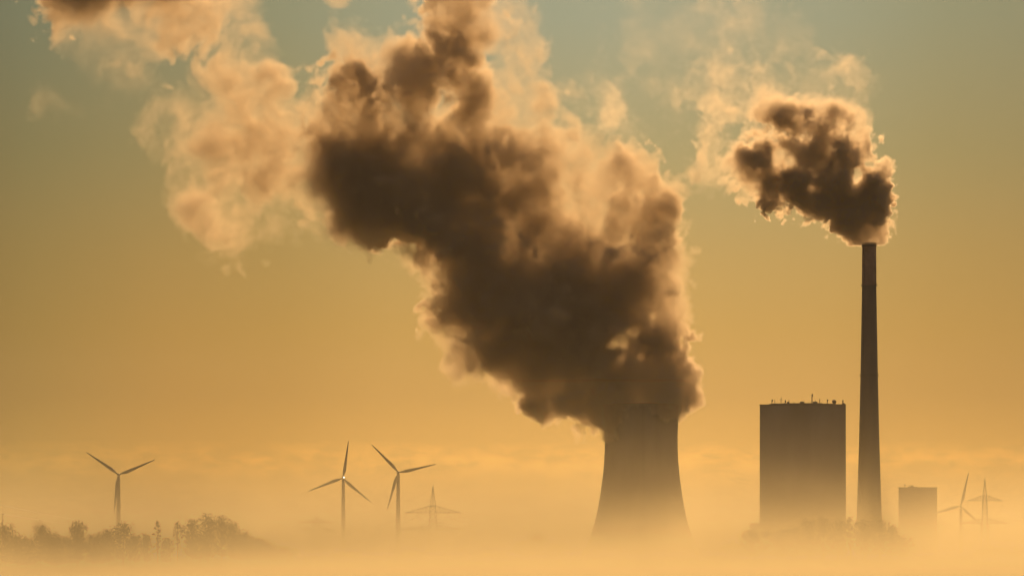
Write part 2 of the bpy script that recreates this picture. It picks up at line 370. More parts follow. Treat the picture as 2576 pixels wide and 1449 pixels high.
# ------------------------------------------------------------------ lattice pylons and lines
def pylon(zx, Y, top, neck, arms, wbase, wneck, label, w=.38, ins=3.5):
    t = empty('lattice_pylon', (PX(zx, Y), Y, 0), label=label, cat='pylon', group='electricity pylons in the fog')
    ht = PZ(top, Y); hn = PZ(neck, Y)
    b = MB()
    def hw_(z): return wbase + (wneck-wbase)*min(1, z/hn)**.8
    lv = [0.0]; 
    while lv[-1] < hn-1: lv.append(min(hn, lv[-1] + max(1.6*hw_(lv[-1]), 2.2)))
    cs = [(-1, -1), (1, -1), (1, 1), (-1, 1)]
    for z0, z1 in zip(lv, lv[1:]):
        a0, a1 = hw_(z0), hw_(z1)
        for i in range(4):
            p, q = cs[i], cs[(i+1) % 4]
            b.bar((p[0]*a0, p[1]*a0, z0), (p[0]*a1, p[1]*a1, z1), w)
            b.bar((p[0]*a0, p[1]*a0, z0), (q[0]*a1, q[1]*a1, z1), w*.5)
            b.bar((q[0]*a0, q[1]*a0, z0), (p[0]*a1, p[1]*a1, z1), w*.5)
            b.bar((p[0]*a1, p[1]*a1, z1), (q[0]*a1, q[1]*a1, z1), w*.5)
    b.build('mast', M_steel, t)
    b = MB(); n = 5
    for j in range(n):
        z0, z1 = hn + (ht-hn)*j/n, hn + (ht-hn)*(j+1)/n; a0, a1 = wneck*(1-j/n), wneck*(1-(j+1)/n)*.98+.05
        for i in range(4):
            p, q = cs[i], cs[(i+1) % 4]
            b.bar((p[0]*a0, p[1]*a0, z0), (p[0]*a1, p[1]*a1, z1), w*.45); b.bar((p[0]*a0, p[1]*a0, z0), (q[0]*a1, q[1]*a1, z1), w*.3)
    b.bar((0, 0, hn), (0, 0, ht+.5), w*.7, 6)
    b.build('peak', M_steel, t)
    tips = []
    for zy, span, depth, hang in arms:
        z = PZ(zy, Y); a = hw_(z); wa = w*(.8 if zy == arms[0][0] else 1.3)
        for s_ in (-1, 1):
            b = MB(); n = 6
            for j in range(n):
                f0, f1 = j/n, (j+1)/n
                x0, x1 = s_*(a+(span-a)*f0), s_*(a+(span-a)*f1); t0, t1 = z+depth*(1-f0)**1.1, z+depth*(1-f1)**1.1
                y0, y1 = a*(1-f0), a*(1-f1)
                for yy in (-1, 1):
                    b.bar((x0, yy*y0, z), (x1, yy*y1, z), wa); b.bar((x0, yy*y0, t0), (x1, yy*y1, t1), wa*.8)
                    b.bar((x0, yy*y0, z), (x1, yy*y1, t1), w*.4); b.bar((x1, yy*y1, z), (x1, yy*y1, t1), w*.4)
            ao = b.build('crossarm', M_steel, t)
            for hx in hang:
                b = MB(); x = s_*hx*span; b.bar((x, 0, z), (x, 0, z-ins), .12, 6)
                for q in range(5): b.bar((x, 0, z-ins*(.25+.15*q)), (x, 0, z-ins*(.25+.15*q)-.12), .28, 8)
                b.build('insulator', M_glass, ao); tips.append((t.location + Vector((x, 0, z-ins)), ('upper' if zy == arms[0][0] else 'lower') + ' crossarm, ' + ('left ' if s_ < 0 else 'right ') + ('tip' if hx == 1. else 'inner end' if hx == hang[-1] else 'middle')))
    return t, tips, t.location + Vector((0, 0, ht))
pA, tA, eA = pylon(1089, 2750, 1222.7, 1271, [(1289, 24, 6.0, (1., .55)), (1331, 28, 3.5, (1., .62, .3))], 4.3, 2.4, 'tall lattice pylon with two wide crossarms right of the turbine pair')
pB, tB, eB = pylon(796, 2950, 1297.5, 1309, [(1314, 15, 3.0, (1.,)), (1332, 17, 2.5, (1., .6))], 5.0, 2.2, 'faint small lattice pylon left of the turbine with the bright sun glint', w=.4)
pC, tC, eC = pylon(2477.5, 2900, 1203.8, 1245.5, [(1259, 16.2, 5.2, (1.,)), (1315, 20.5, 4.2, (1., .5, .2))], 4.1, 1.6, 'thin lattice pylon with hanging insulators near the far right turbine', w=.30, ins=7.0)
pD, tD, eD = pylon(2366, 3500, 1299, 1311, [(1318, 12, 2.0, (1.,)), (1336, 14, 2.0, (1., .6))], 4.2, 2.0, 'faint tiny pylon against the right edge of the smaller block building', w=.3)
pE, tE, eE = pylon(1459, 3600, 1334, 1340, [(1343, 13, 2.0, (1.,)), (1350, 15, 2.0, (1.,))], 4.0, 2.0, 'barely visible distant pylon just left of the cooling tower foot', w=.4)
pF, tF, eF = pylon(333, 3000, 1311, 1319, [(1324, 11, 1.8, (1.,)), (1340, 13, 1.8, (1.,))], 3.6, 1.8, 'small distant pylon right of the turbine behind the trees', w=.4)
pG, tG, eG = pylon(1526, 3400, 1326, 1334, [(1339, 12, 1.8, (1.,)), (1350, 14, 1.8, (1.,))], 3.6, 1.8, 'faint distant pylon half hidden by the cooling tower foot', w=.4)
# T-shaped pole at the left edge and a thin mast
po = empty('power_pole', (PX(6.5, 1900), 1900, 0), label='plain T-shaped power pole above the trees at the left edge', cat='power pole')
b = MB(); b.bar((0, 0, 0), (0, 0, PZ(1292, 1900)), .32, 8, .22); b.build('pole', M_dark, po)
b = MB(); b.box((0, 0, PZ(1292, 1900)), (2.2, .3, .28)); b.build('crossbar', M_dark, po)
ms = empty('radio_mast', (PX(452, 3000), 3000, 0), label='slim radio mast rising behind the right hand trees of the left row', cat='mast')
b = MB(); b.bar((0, 0, 0), (0, 0, PZ(1296, 3000)), .5, 6, .2); b.build('pole', M_dark, ms)
for k, zz_ in enumerate((PZ(1299, 3000), PZ(1302, 3000))):
    b = MB(); b.box((0, 0, zz_), (1.0, .6, 1.2)); b.build('antenna', M_dark, ms)

def wire(a, b_, sag, label, r=.07, n=24):
    m = MB(); a, b_ = Vector(a), Vector(b_); pts = []
    for i in range(n+1):
        f = i/n; p = a.lerp(b_, f); p.z -= sag*4*f*(1-f); pts.append(p)
    for p, q in zip(pts, pts[1:]): m.bar(p, q, r, 3)
    o = m.build('power_line', M_wire); tag(o, label=label, cat='cable', group='power lines sagging between the pylons'); return o
def join(t1, t2, lab, sag=9, k=6, r=.10):
    u = sorted(t1, key=lambda p: (-p[0].z, p[0].x)); v = sorted(t2, key=lambda p: (-p[0].z, p[0].x))
    for a, b_ in list(zip(u, v))[:k]: wire(a[0], b_[0], sag, lab % a[1], r)
join(tA, tB, 'wire going left from the wide-armed pylon, at its %s', 8, 6, .18)
join(tA, tG, 'wire going right from the wide-armed pylon, at its %s', 9, 4, .18)
join(tB, tF, 'wire left from the small far pylon, at its %s', 12, 4, .18)
join(tC, tD, 'wire going left from the thin right pylon, at its %s', 9, 6, .14)
for (x0, y0, x1, y1, lab) in ((-30, 1262, 205, 1309, 'upper of the two lines slanting down from the left edge'), (-30, 1286, 250, 1322, 'lower of the two lines slanting down from the left edge')):
    wire(P(x0, y0, 1900), P(x1+110, y1+10, 4300), 3, lab, .13)
for (a, y1) in zip(tC[:6], (1300, 1292, 1345, 1350, 1352, 1340)):
    wire(a[0], P(2640, y1, 2500), 6, 'wire running right from the thin right pylon, at its %s' % a[1], .12)

# ------------------------------------------------------------------ trees
def tree(zx, zy, Y, w_px, label, kind=0, lean=0, dens=1.0, group='trees standing in the fog', nseed=None):
    rnd = random.Random(int(zx*7+zy*3) if nseed is None else nseed)
    H = PZ(zy, Y)*1.05; rad = w_px*K*Y/2*1.75
    t = empty('broadleaf_tree', (PX(zx, Y), Y, 0), label=label, cat='tree', group=group)
    tr = MB(); clumps = []
    r0 = max(.14, H*.018); th = H*.35
    tr.bar((0, 0, -.2), (rnd.uniform(-.3, .3), 0, th), r0, 8, r0*.7)
    tr.bar((rnd.uniform(-.1, .1), 0, th), (lean*.5, rnd.uniform(-.4, .4), H*.86), r0*.7, 6, r0*.12)
    nl = 26 if kind != 2 else 16
    zb_, zt = H*(.22 if kind != 2 else .3), H*.99 - rad*.2
    for i in range(nl):
        f = (i+.5)/nl; z0 = zb_ + (zt-zb_)*f
        if kind == 1: prof = .62 + .38*math.cos(min(1, f*1.25)*math.pi/2) if f < .5 else .66*math.sqrt(max(0, 1-((f-.62)/.38)**2 if f > .62 else 1))
        elif kind == 2: prof = .55 + .3*math.sin(f*11 + zx)
        else: prof = math.sqrt(max(.02, 1-((f-.42)/.60)**2))
        a = i*2.4 + rnd.uniform(-.5, .5); L = rad*prof*rnd.uniform(.35, .86)
        end = Vector((math.cos(a)*L + lean*f, math.sin(a)*L, z0)); st = Vector((lean*.5*f, 0, max(th*.5, z0-.16*H))); mid = st.lerp(end, .5) - Vector((0, 0, .02*H))
        tr.bar(st, mid, r0*.35*(1-.5*f), 5, r0*.22*(1-.5*f)); tr.bar(mid, end, r0*.22*(1-.5*f), 4, r0*.06)
        clumps.append((end, rad*rnd.uniform(.26, .42)*(1 if kind != 2 else .9)))
        if kind != 2: clumps.append((st.lerp(end, .45), rad*rnd.uniform(.24, .36)))
    tr.build('trunk', M_bark, t)
    n_each = int(80*dens); sz_ = max(.42, .00026*Y)
    rs = np.random.RandomState(rnd.randint(0, 10**6)); V = []; F = []
    for c, cr_ in clumps:
        n = n_each; d = rs.normal(size=(n, 3)); d /= np.linalg.norm(d, axis=1)[:, None]
        d *= (rs.rand(n)[:, None]**.45)*cr_*np.array([1.0, 1.0, .85])*(1+.35*rs.normal(size=(n, 1)))
        ctr = d + np.array(c); ctr[:, 2] = np.clip(ctr[:, 2], 1.0, H*1.06)
        u = rs.normal(size=(n, 3)); u /= np.linalg.norm(u, axis=1)[:, None]; v = np.cross(u, rs.normal(size=(n, 3))); v /= np.linalg.norm(v, axis=1)[:, None]
        s1 = sz_*rs.uniform(.5, 1.1, size=(n, 1)); base = len(V)*0
        q = np.stack([ctr-u*s1, ctr+v*s1*.55, ctr+u*s1, ctr-v*s1*.55], 1).reshape(-1, 3); V.append(q)
    V = np.concatenate(V); nf = len(V)//4
    me = bpy.data.meshes.new('crown'); me.vertices.add(len(V)); me.vertices.foreach_set('co', V.astype(np.float32).ravel())
    me.loops.add(nf*4); me.loops.foreach_set('vertex_index', np.arange(nf*4, dtype=np.int32)); me.polygons.add(nf)
    me.polygons.foreach_set('loop_start', np.arange(nf, dtype=np.int32)*4); me.materials.append(M_leaf); me.update(calc_edges=True)
    o = bpy.data.objects.new('crown', me); COL.objects.link(o); o.parent = t
    return t
GL = 'tree row on the left in the fog'
tree(14, 1316, 1420, 50, 'dark tree cut off by the left edge under the T-shaped pole', 0, group=GL)
tree(-22, 1330, 1400, 60, 'low dark tree right at the left edge', 0, group=GL)
tree(103, 1315, 1500, 56, 'broad round tree between the left edge and the turbine', 1, group=GL)
tree(66, 1350, 1460, 60, 'low bushy tree between the two leftmost tall trees', 0, group=GL)
tree(140, 1347, 1470, 48, 'low bush at the right foot of the broad round tree', 0, group=GL)
tree(195, 1311, 1540, 44, 'tree with a compact dark head left of the first turbine', 0, group=GL)
tree(175, 1346, 1520, 60, 'low spreading tree left below the compact dark head', 0, group=GL)
tree(235, 1345, 1520, 48, 'low spreading tree right below the compact dark head', 0, group=GL)
tree(310, 1313, 1580, 52, 'round tree directly before the first turbine tower', 0, group=GL)
tree(275, 1330, 1570, 46, 'lower crown leaning left of the first turbine tower', 0, group=GL)
tree(397, 1312, 1600, 24, 'slender ragged tree standing alone in the gap of the row', 2, group=GL, dens=.6)
tree(368, 1343, 1600, 26, 'small bush left of the slender ragged tree', 0, group=GL, dens=.7)
tree(420, 1350, 1600, 34, 'small bush right of the slender ragged tree', 0, group=GL, dens=.7)
tree(447, 1313, 1630, 30, 'slim tree just before the radio mast', 2, group=GL, dens=.7)
tree(482, 1306, 1650, 40, 'middle height tree left of the tallest crown', 0, group=GL)
tree(523, 1293, 1670, 46, 'tallest crown of the left tree row', 0, group=GL)
tree(557, 1299, 1680, 42, 'second tallest crown, right beside the tallest', 0, group=GL)
tree(583, 1312, 1690, 34, 'sloping last big crown at the right end of the group', 0, group=GL)
tree(503, 1335, 1640, 60, 'lower crown filling below the tallest crown', 0, group=GL)
tree(600, 1345, 1700, 40, 'low bush at the foot of the last big crown', 0, group=GL)
tree(642, 1349, 1760, 44, 'small round tree standing apart right of the left row', 0, group=GL)
tree(680, 1366, 1800, 50, 'faint low bush trailing off right of the left row', 0, group=GL)
tree(45, 1342, 1440, 44, 'bushy crown between the pole tree and the low tree beside it', 0, group=GL)
tree(128, 1338, 1490, 40, 'lower crown right behind the broad round tree', 0, group=GL)
tree(255, 1340, 1560, 40, 'small crown in the dip left of the first turbine tree', 0, group=GL)
tree(340, 1344, 1600, 40, 'low crown just right of the first turbine tower', 0, group=GL)
tree(612, 1334, 1720, 40, 'fading crown on the right slope of the tall group', 0, group=GL)
tree(664, 1356, 1780, 44, 'low faint crown right of the small apart tree', 0, group=GL)
tree(715, 1374, 1840, 50, 'very faint last bush at the right end of the left row', 0, group=GL)
GM = 'faint low trees in the middle fog'
tree(1030, 1386, 2000, 70, 'faint low tree below the turbine beside the wide-armed pylon', 0, group=GM)
tree(1352, 1341, 2350, 50, 'faint tree left of the cooling tower foot', 0, group=GM)
tree(1322, 1358, 2330, 44, 'faint lower tree further left of the cooling tower foot', 0, group=GM)
tree(1395, 1362, 2340, 60, 'faint bush touching the left foot of the cooling tower', 0, group=GM)
tree(1617, 1345, 2360, 100, 'wide faint tree before the middle of the cooling tower foot', 0, group=GM)
tree(1850, 1362, 2300, 50, 'faint bush between the cooling tower and the annex', 0, group=GM)
tree(870, 1390, 2050, 70, 'faint bush at the foot of the turbine with the sun glint', 0, group=GM)
tree(1240, 1386, 2100, 80, 'very faint bush right of the wide-armed pylon', 0, group=GM)
GR = 'trees before the boiler house'
for i, (x, y, w, l) in enumerate([
    (1890, 1330, 44, 'tree before the low annex at the left foot of the boiler house'), (1925, 1332, 44, 'tree before the left edge of the boiler house'),
    (1965, 1330, 46, 'tree a little left of the big clump, before the boiler house'), (1998, 1322, 44, 'left shoulder of the big clump before the boiler house'),
    (2034, 1304, 50, 'tall left crown of the big clump before the boiler house'), (2072, 1300, 46, 'highest crown of the clump, before the boiler house centre'),
    (2108, 1306, 44, 'crown before the right edge of the boiler house'), (2140, 1302, 38, 'ragged crown in the gap between boiler house and chimney'),
    (2175, 1303, 50, 'crown before the left half of the chimney foot'), (2212, 1301, 48, 'broad round crown before the chimney foot'),
    (2243, 1320, 40, 'sloping crown between the chimney and the smaller block'), (2272, 1345, 40, 'low bush at the left foot of the smaller block')]):
    tree(x, y, 1950 + 12*(i % 4), w, l, 2 if i in (1, 7) else 0, group=GR)
tree(2500, 1372, 2100, 70, 'faint low tree at the foot of the thin right hand pylon', 0, group=GR)
tree(2560, 1378, 2050, 60, 'faint low bush at the far right edge', 0, group=GR)

# ------------------------------------------------------------------ steam and smoke
def up(a, m, n, ax):
    """Cubic B-spline upsampling of array A along axis AX to N samples of spacing 1/M coarse cells."""
    x = np.arange(n)/m + 1.0; i = np.floor(x).astype(int); f = x - i
    w = np.stack([(1-f)**3/6, (3*f**3-6*f**2+4)/6, (-3*f**3+3*f**2+3*f+1)/6, f**3/6])
    Wm = np.zeros((n, a.shape[ax]), np.float32)
    for k in range(4): Wm[np.arange(n), i-1+k] += w[k]
    return np.moveaxis(np.tensordot(Wm, a, axes=(1, ax)), 0, ax)
def vnoise(shape, cell, rs):
    c = [int(n/cell)+5 for n in shape]; a = rs.standard_normal(c).astype(np.float32)
    for ax in range(3): a = up(a, cell, shape[ax], ax)
    return a/0.33
def smooth(a, b, x):
    t = np.clip((x-a)/(b-a), 0, 1); return t*t*(3-2*t)

def vol_mat(name, col, g, hull=False):
    m = bpy.data.materials.new(name); m.use_nodes = True; nt = m.node_tree; nt.nodes.clear(); o = nt.nodes.new('ShaderNodeOutputMaterial')
    v = nt.nodes.new('ShaderNodeVolumePrincipled'); v.inputs['Color'].default_value = col; v.inputs['Density'].default_value = 1.0; v.inputs['Anisotropy'].default_value = g
    nt.links.new(v.outputs[0], o.inputs['Volume']); return m
def veil_mat(name):
    m = bpy.data.materials.new(name); m.use_nodes = True; nt = m.node_tree; nt.nodes.clear(); o = nt.nodes.new('ShaderNodeOutputMaterial')
    a = nt.nodes.new('ShaderNodeBsdfTransparent'); b_ = nt.nodes.new('ShaderNodeBsdfTranslucent'); b_.inputs[0].default_value = (.8, .8, .8, 1); x = nt.nodes.new('ShaderNodeMixShader'); x.inputs[0].default_value = .01
    nt.links.new(a.outputs[0], x.inputs[1]); nt.links.new(b_.outputs[0], x.inputs[2]); nt.links.new(x.outputs[0], o.inputs['Surface']); return m
M_veil = veil_mat('thin_vapour_edge')

def plume(name, zrect, Y, ydepth, vox, puffs, oct_, seed, mat, label, cat, step=None, hull_vox=6.0, warp=8.0, holes=(), fat=.38):
    """A body of vapour: soft puffs (photo px x, y, radius, depth offset m, extinction 1/m, softness m, roughness m) roughened by fractal noise, as a real 3D density grid."""
    rs = np.random.RandomState(seed)
    x0, x1 = PX(zrect[0], Y), PX(zrect[2], Y); z1, z0 = PZ(zrect[1], Y), PZ(zrect[3], Y); y0, y1 = Y-ydepth/2, Y+ydepth/2
    n = [int((x1-x0)/vox)+1, int((y1-y0)/vox)+1, int((z1-z0)/vox)+1]
    gx, gy, gz = [np.float32(a)+np.arange(k, dtype=np.float32)*np.float32(vox) for a, k in zip((x0, y0, z0), n)]
    # billow noise (rounded bumps with sharp creases) and a wispy signed one
    bil = np.zeros(n, np.float32); wis = np.zeros(n, np.float32); ta = 0
    for lam, amp in oct_:
        c = max(lam/vox/2, 1.2); q = vnoise(n, c, rs); bil += amp*(np.abs(q)-.8)*1.25; wis += amp*q; ta += amp
    bil /= ta; wis /= ta
    wv = [vnoise(n, max(warp*4.5/vox/2, 1.5), rs)*warp*.42/vox for _ in range(3)]   # fold the noise so that it curls and shears
    pos_ = []
    for ax in range(3):
        sh_ = [1, 1, 1]; sh_[ax] = -1
        pos_.append(np.clip(np.arange(n[ax], dtype=np.float32).reshape(sh_) + wv[ax], 0, n[ax]-1.001).astype(np.float32))
    ij = [p.astype(np.int32) for p in pos_]; fr = [p-q for p, q in zip(pos_, ij)]; fl = (ij[0]*n[1]+ij[1])*n[2]+ij[2]
    def gather(A):
        A = A.ravel(); o_ = np.zeros(n, np.float32)
        for a in (0, 1):
            for b_ in (0, 1):
                for c in (0, 1):
                    o_ += A[fl+(a*n[1]+b_)*n[2]+c]*((fr[0] if a else 1-fr[0])*(fr[1] if b_ else 1-fr[1])*(fr[2] if c else 1-fr[2]))
        return o_
    bil = gather(bil); wis = gather(wis); del fl, fr, ij, pos_, wv
    sw = np.zeros(n, np.float32); sd = np.zeros(n, np.float32); ss = np.zeros(n, np.float32); sr = np.zeros(n, np.float32); kk = 5.0
    big = vnoise(n, warp*4/vox, rs)*warp*.5
    for (px, py, pr_, dy, de, so, ro) in puffs:
        cx, cz, cy, r = PX(px, Y), PZ(py, Y), Y+dy, pr_*K*Y
        e = r + 3.5*kk + warp
        ix = slice(max(0, int((cx-e-x0)/vox)), max(0, int((cx+e-x0)/vox)+1)); iy = slice(max(0, int((cy-e-y0)/vox)), max(0, int((cy+e-y0)/vox)+1)); iz = slice(max(0, int((cz-e-z0)/vox)), max(0, int((cz+e-z0)/vox)+1))
        d = np.sqrt((gx[ix, None, None]-cx)**2 + (gy[None, iy, None]-cy)**2 + (gz[None, None, iz]-cz)**2)
        w = np.exp(np.clip((r-d)/kk, -20, 12)); sw[ix, iy, iz] += w
        sd[ix, iy, iz] += w*math.log(de); ss[ix, iy, iz] += w*so; sr[ix, iy, iz] += w*ro
    ok = sw > 1e-3; iw = np.where(ok, 1/np.maximum(sw, 1e-6), 0)
    F = np.where(ok, kk*np.log(np.maximum(sw, 1e-6)), -99); den = np.exp(sd*iw); so = np.maximum(ss*iw, .5); ro = sr*iw
    crisp = np.clip(1.6 - so/8, 0, 1)
    so = so*np.interp(np.log(np.maximum(den, 1e-4)), np.log([.006, .02, .06]), [1.15, .7, .42]).astype(np.float32)
    disp = ro*(crisp*bil*2.6 + (1-crisp)*(wis*.75 + bil*.7)) + big*np.clip(ro/8, 0, 1) + .8 + .12*ro + fat*ro*crisp
    rho = np.where(ok, den*np.exp(np.where(den > .02, .40, .25)*np.clip(big/(warp*.5), -2, 1.6))*smooth(0, 1, (F+disp)/so)*np.exp(np.clip(wis*np.where(den < .03, 1.9, 1.4)*(1-.35*crisp), -2.8, 1.4)), 0).astype(np.float32)
    for (px, py, pr_, st_) in holes:                            # thin windows through the body, running back in depth
        cx, cz, r = PX(px, Y), PZ(py, Y), pr_*K*Y; e = 1.6*r
        ix = slice(max(0, int((cx-e-x0)/vox)), max(0, int((cx+e-x0)/vox)+1)); iz = slice(max(0, int((cz-e-z0)/vox)), max(0, int((cz+e-z0)/vox)+1))
        d = np.sqrt((gx[ix, None, None]-cx)**2 + (gz[None, None, iz]-cz)**2)/r + big[ix, :, iz]/warp*.35 + wis[ix, :, iz]*.35
        rho[ix, :, iz] *= 1 - st_*(1-smooth(.6, 1.15, d))
    # nothing touches the grid's border
    for ax in range(3):
        m = np.ones(n[ax], np.float32); m[:2] = 0; m[-2:] = 0; sh_ = [1, 1, 1]; sh_[ax] = -1; rho *= m.reshape(sh_)
    rho[rho < 2e-5] = 0
    org = Vector((x0, y0, z0)); ctr = Vector(((x0+x1)/2, Y, z0))
    me = bpy.data.meshes.new(name); me.vertices.add(rho.size); me.attributes.new('density_samples', 'FLOAT', 'POINT').data.foreach_set('value', rho.ravel())
    me.materials.append(M_veil)
    o = bpy.data.objects.new(name, me); COL.objects.link(o); o.location = org; tag(o, label=label, cat=cat)
    g = bpy.data.node_groups.new('vapour_grid', 'GeometryNodeTree'); g.interface.new_socket('Geometry', in_out='INPUT', socket_type='NodeSocketGeometry'); g.interface.new_socket('Geometry', in_out='OUTPUT', socket_type='NodeSocketGeometry')
    Nn, L = g.nodes, g.links; gi = Nn.new('NodeGroupInput'); go = Nn.new('NodeGroupOutput'); vc = Nn.new('GeometryNodeVolumeCube')
    vc.inputs['Min'].default_value = (0, 0, 0); vc.inputs['Max'].default_value = tuple((k-1)*vox for k in n)
    for k_, v_ in zip(('Resolution X', 'Resolution Y', 'Resolution Z'), n): vc.inputs[k_].default_value = v_
    pos = Nn.new('GeometryNodeInputPosition'); sc_ = Nn.new('ShaderNodeVectorMath'); sc_.operation = 'SCALE'; L.new(pos.outputs[0], sc_.inputs[0]); sc_.inputs['Scale'].default_value = 1/vox
    sep = Nn.new('ShaderNodeSeparateXYZ'); L.new(sc_.outputs[0], sep.inputs[0]); ii = []
    for i in range(3):
        c = Nn.new('FunctionNodeFloatToInt'); c.rounding_mode = 'ROUND'; L.new(sep.outputs[i], c.inputs[0]); ii.append(c.outputs[0])
    def im(op, a, b_):
        q = Nn.new('FunctionNodeIntegerMath'); q.operation = op
        for i, x in enumerate((a, b_)):
            if isinstance(x, int): q.inputs[i].default_value = x
            else: L.new(x, q.inputs[i])
        return q.outputs[0]
    idx = im('ADD', im('MULTIPLY', im('ADD', im('MULTIPLY', ii[0], n[1]), ii[1]), n[2]), ii[2])
    na = Nn.new('GeometryNodeInputNamedAttribute'); na.data_type = 'FLOAT'; na.inputs['Name'].default_value = 'density_samples'
    si = Nn.new('GeometryNodeSampleIndex'); si.data_type = 'FLOAT'; si.domain = 'POINT'
    L.new(gi.outputs[0], si.inputs['Geometry']); L.new(na.outputs['Attribute'], si.inputs['Value']); L.new(idx, si.inputs['Index']); L.new(si.outputs[0], vc.inputs['Density'])
    sm = Nn.new('GeometryNodeSetMaterial'); sm.inputs['Material'].default_value = mat; L.new(vc.outputs[0], sm.inputs['Geometry'])
    vm = Nn.new('GeometryNodeVolumeToMesh'); vm.resolution_mode = 'VOXEL_SIZE'; vm.inputs['Voxel Size'].default_value = hull_vox; vm.inputs['Threshold'].default_value = .006; L.new(vc.outputs[0], vm.inputs['Volume'])
    s2 = Nn.new('GeometryNodeSetMaterial'); s2.inputs['Material'].default_value = M_veil; L.new(vm.outputs[0], s2.inputs['Geometry'])
    jg = Nn.new('GeometryNodeJoinGeometry'); L.new(sm.outputs[0], jg.inputs[0]); L.new(s2.outputs[0], jg.inputs[0]); L.new(jg.outputs[0], go.inputs[0])
    md = o.modifiers.new('vapour', 'NODES'); md.node_group = g
    print(name, n, rho.size/1e6, 'M voxels', (rho > 0).mean())
    return o

M_steam = vol_mat('steam', (0.98, 0.86, 0.68, 1), 0.58)
D, Mi, V, VV = 0.125, 0.040, 0.0088, 0.0022
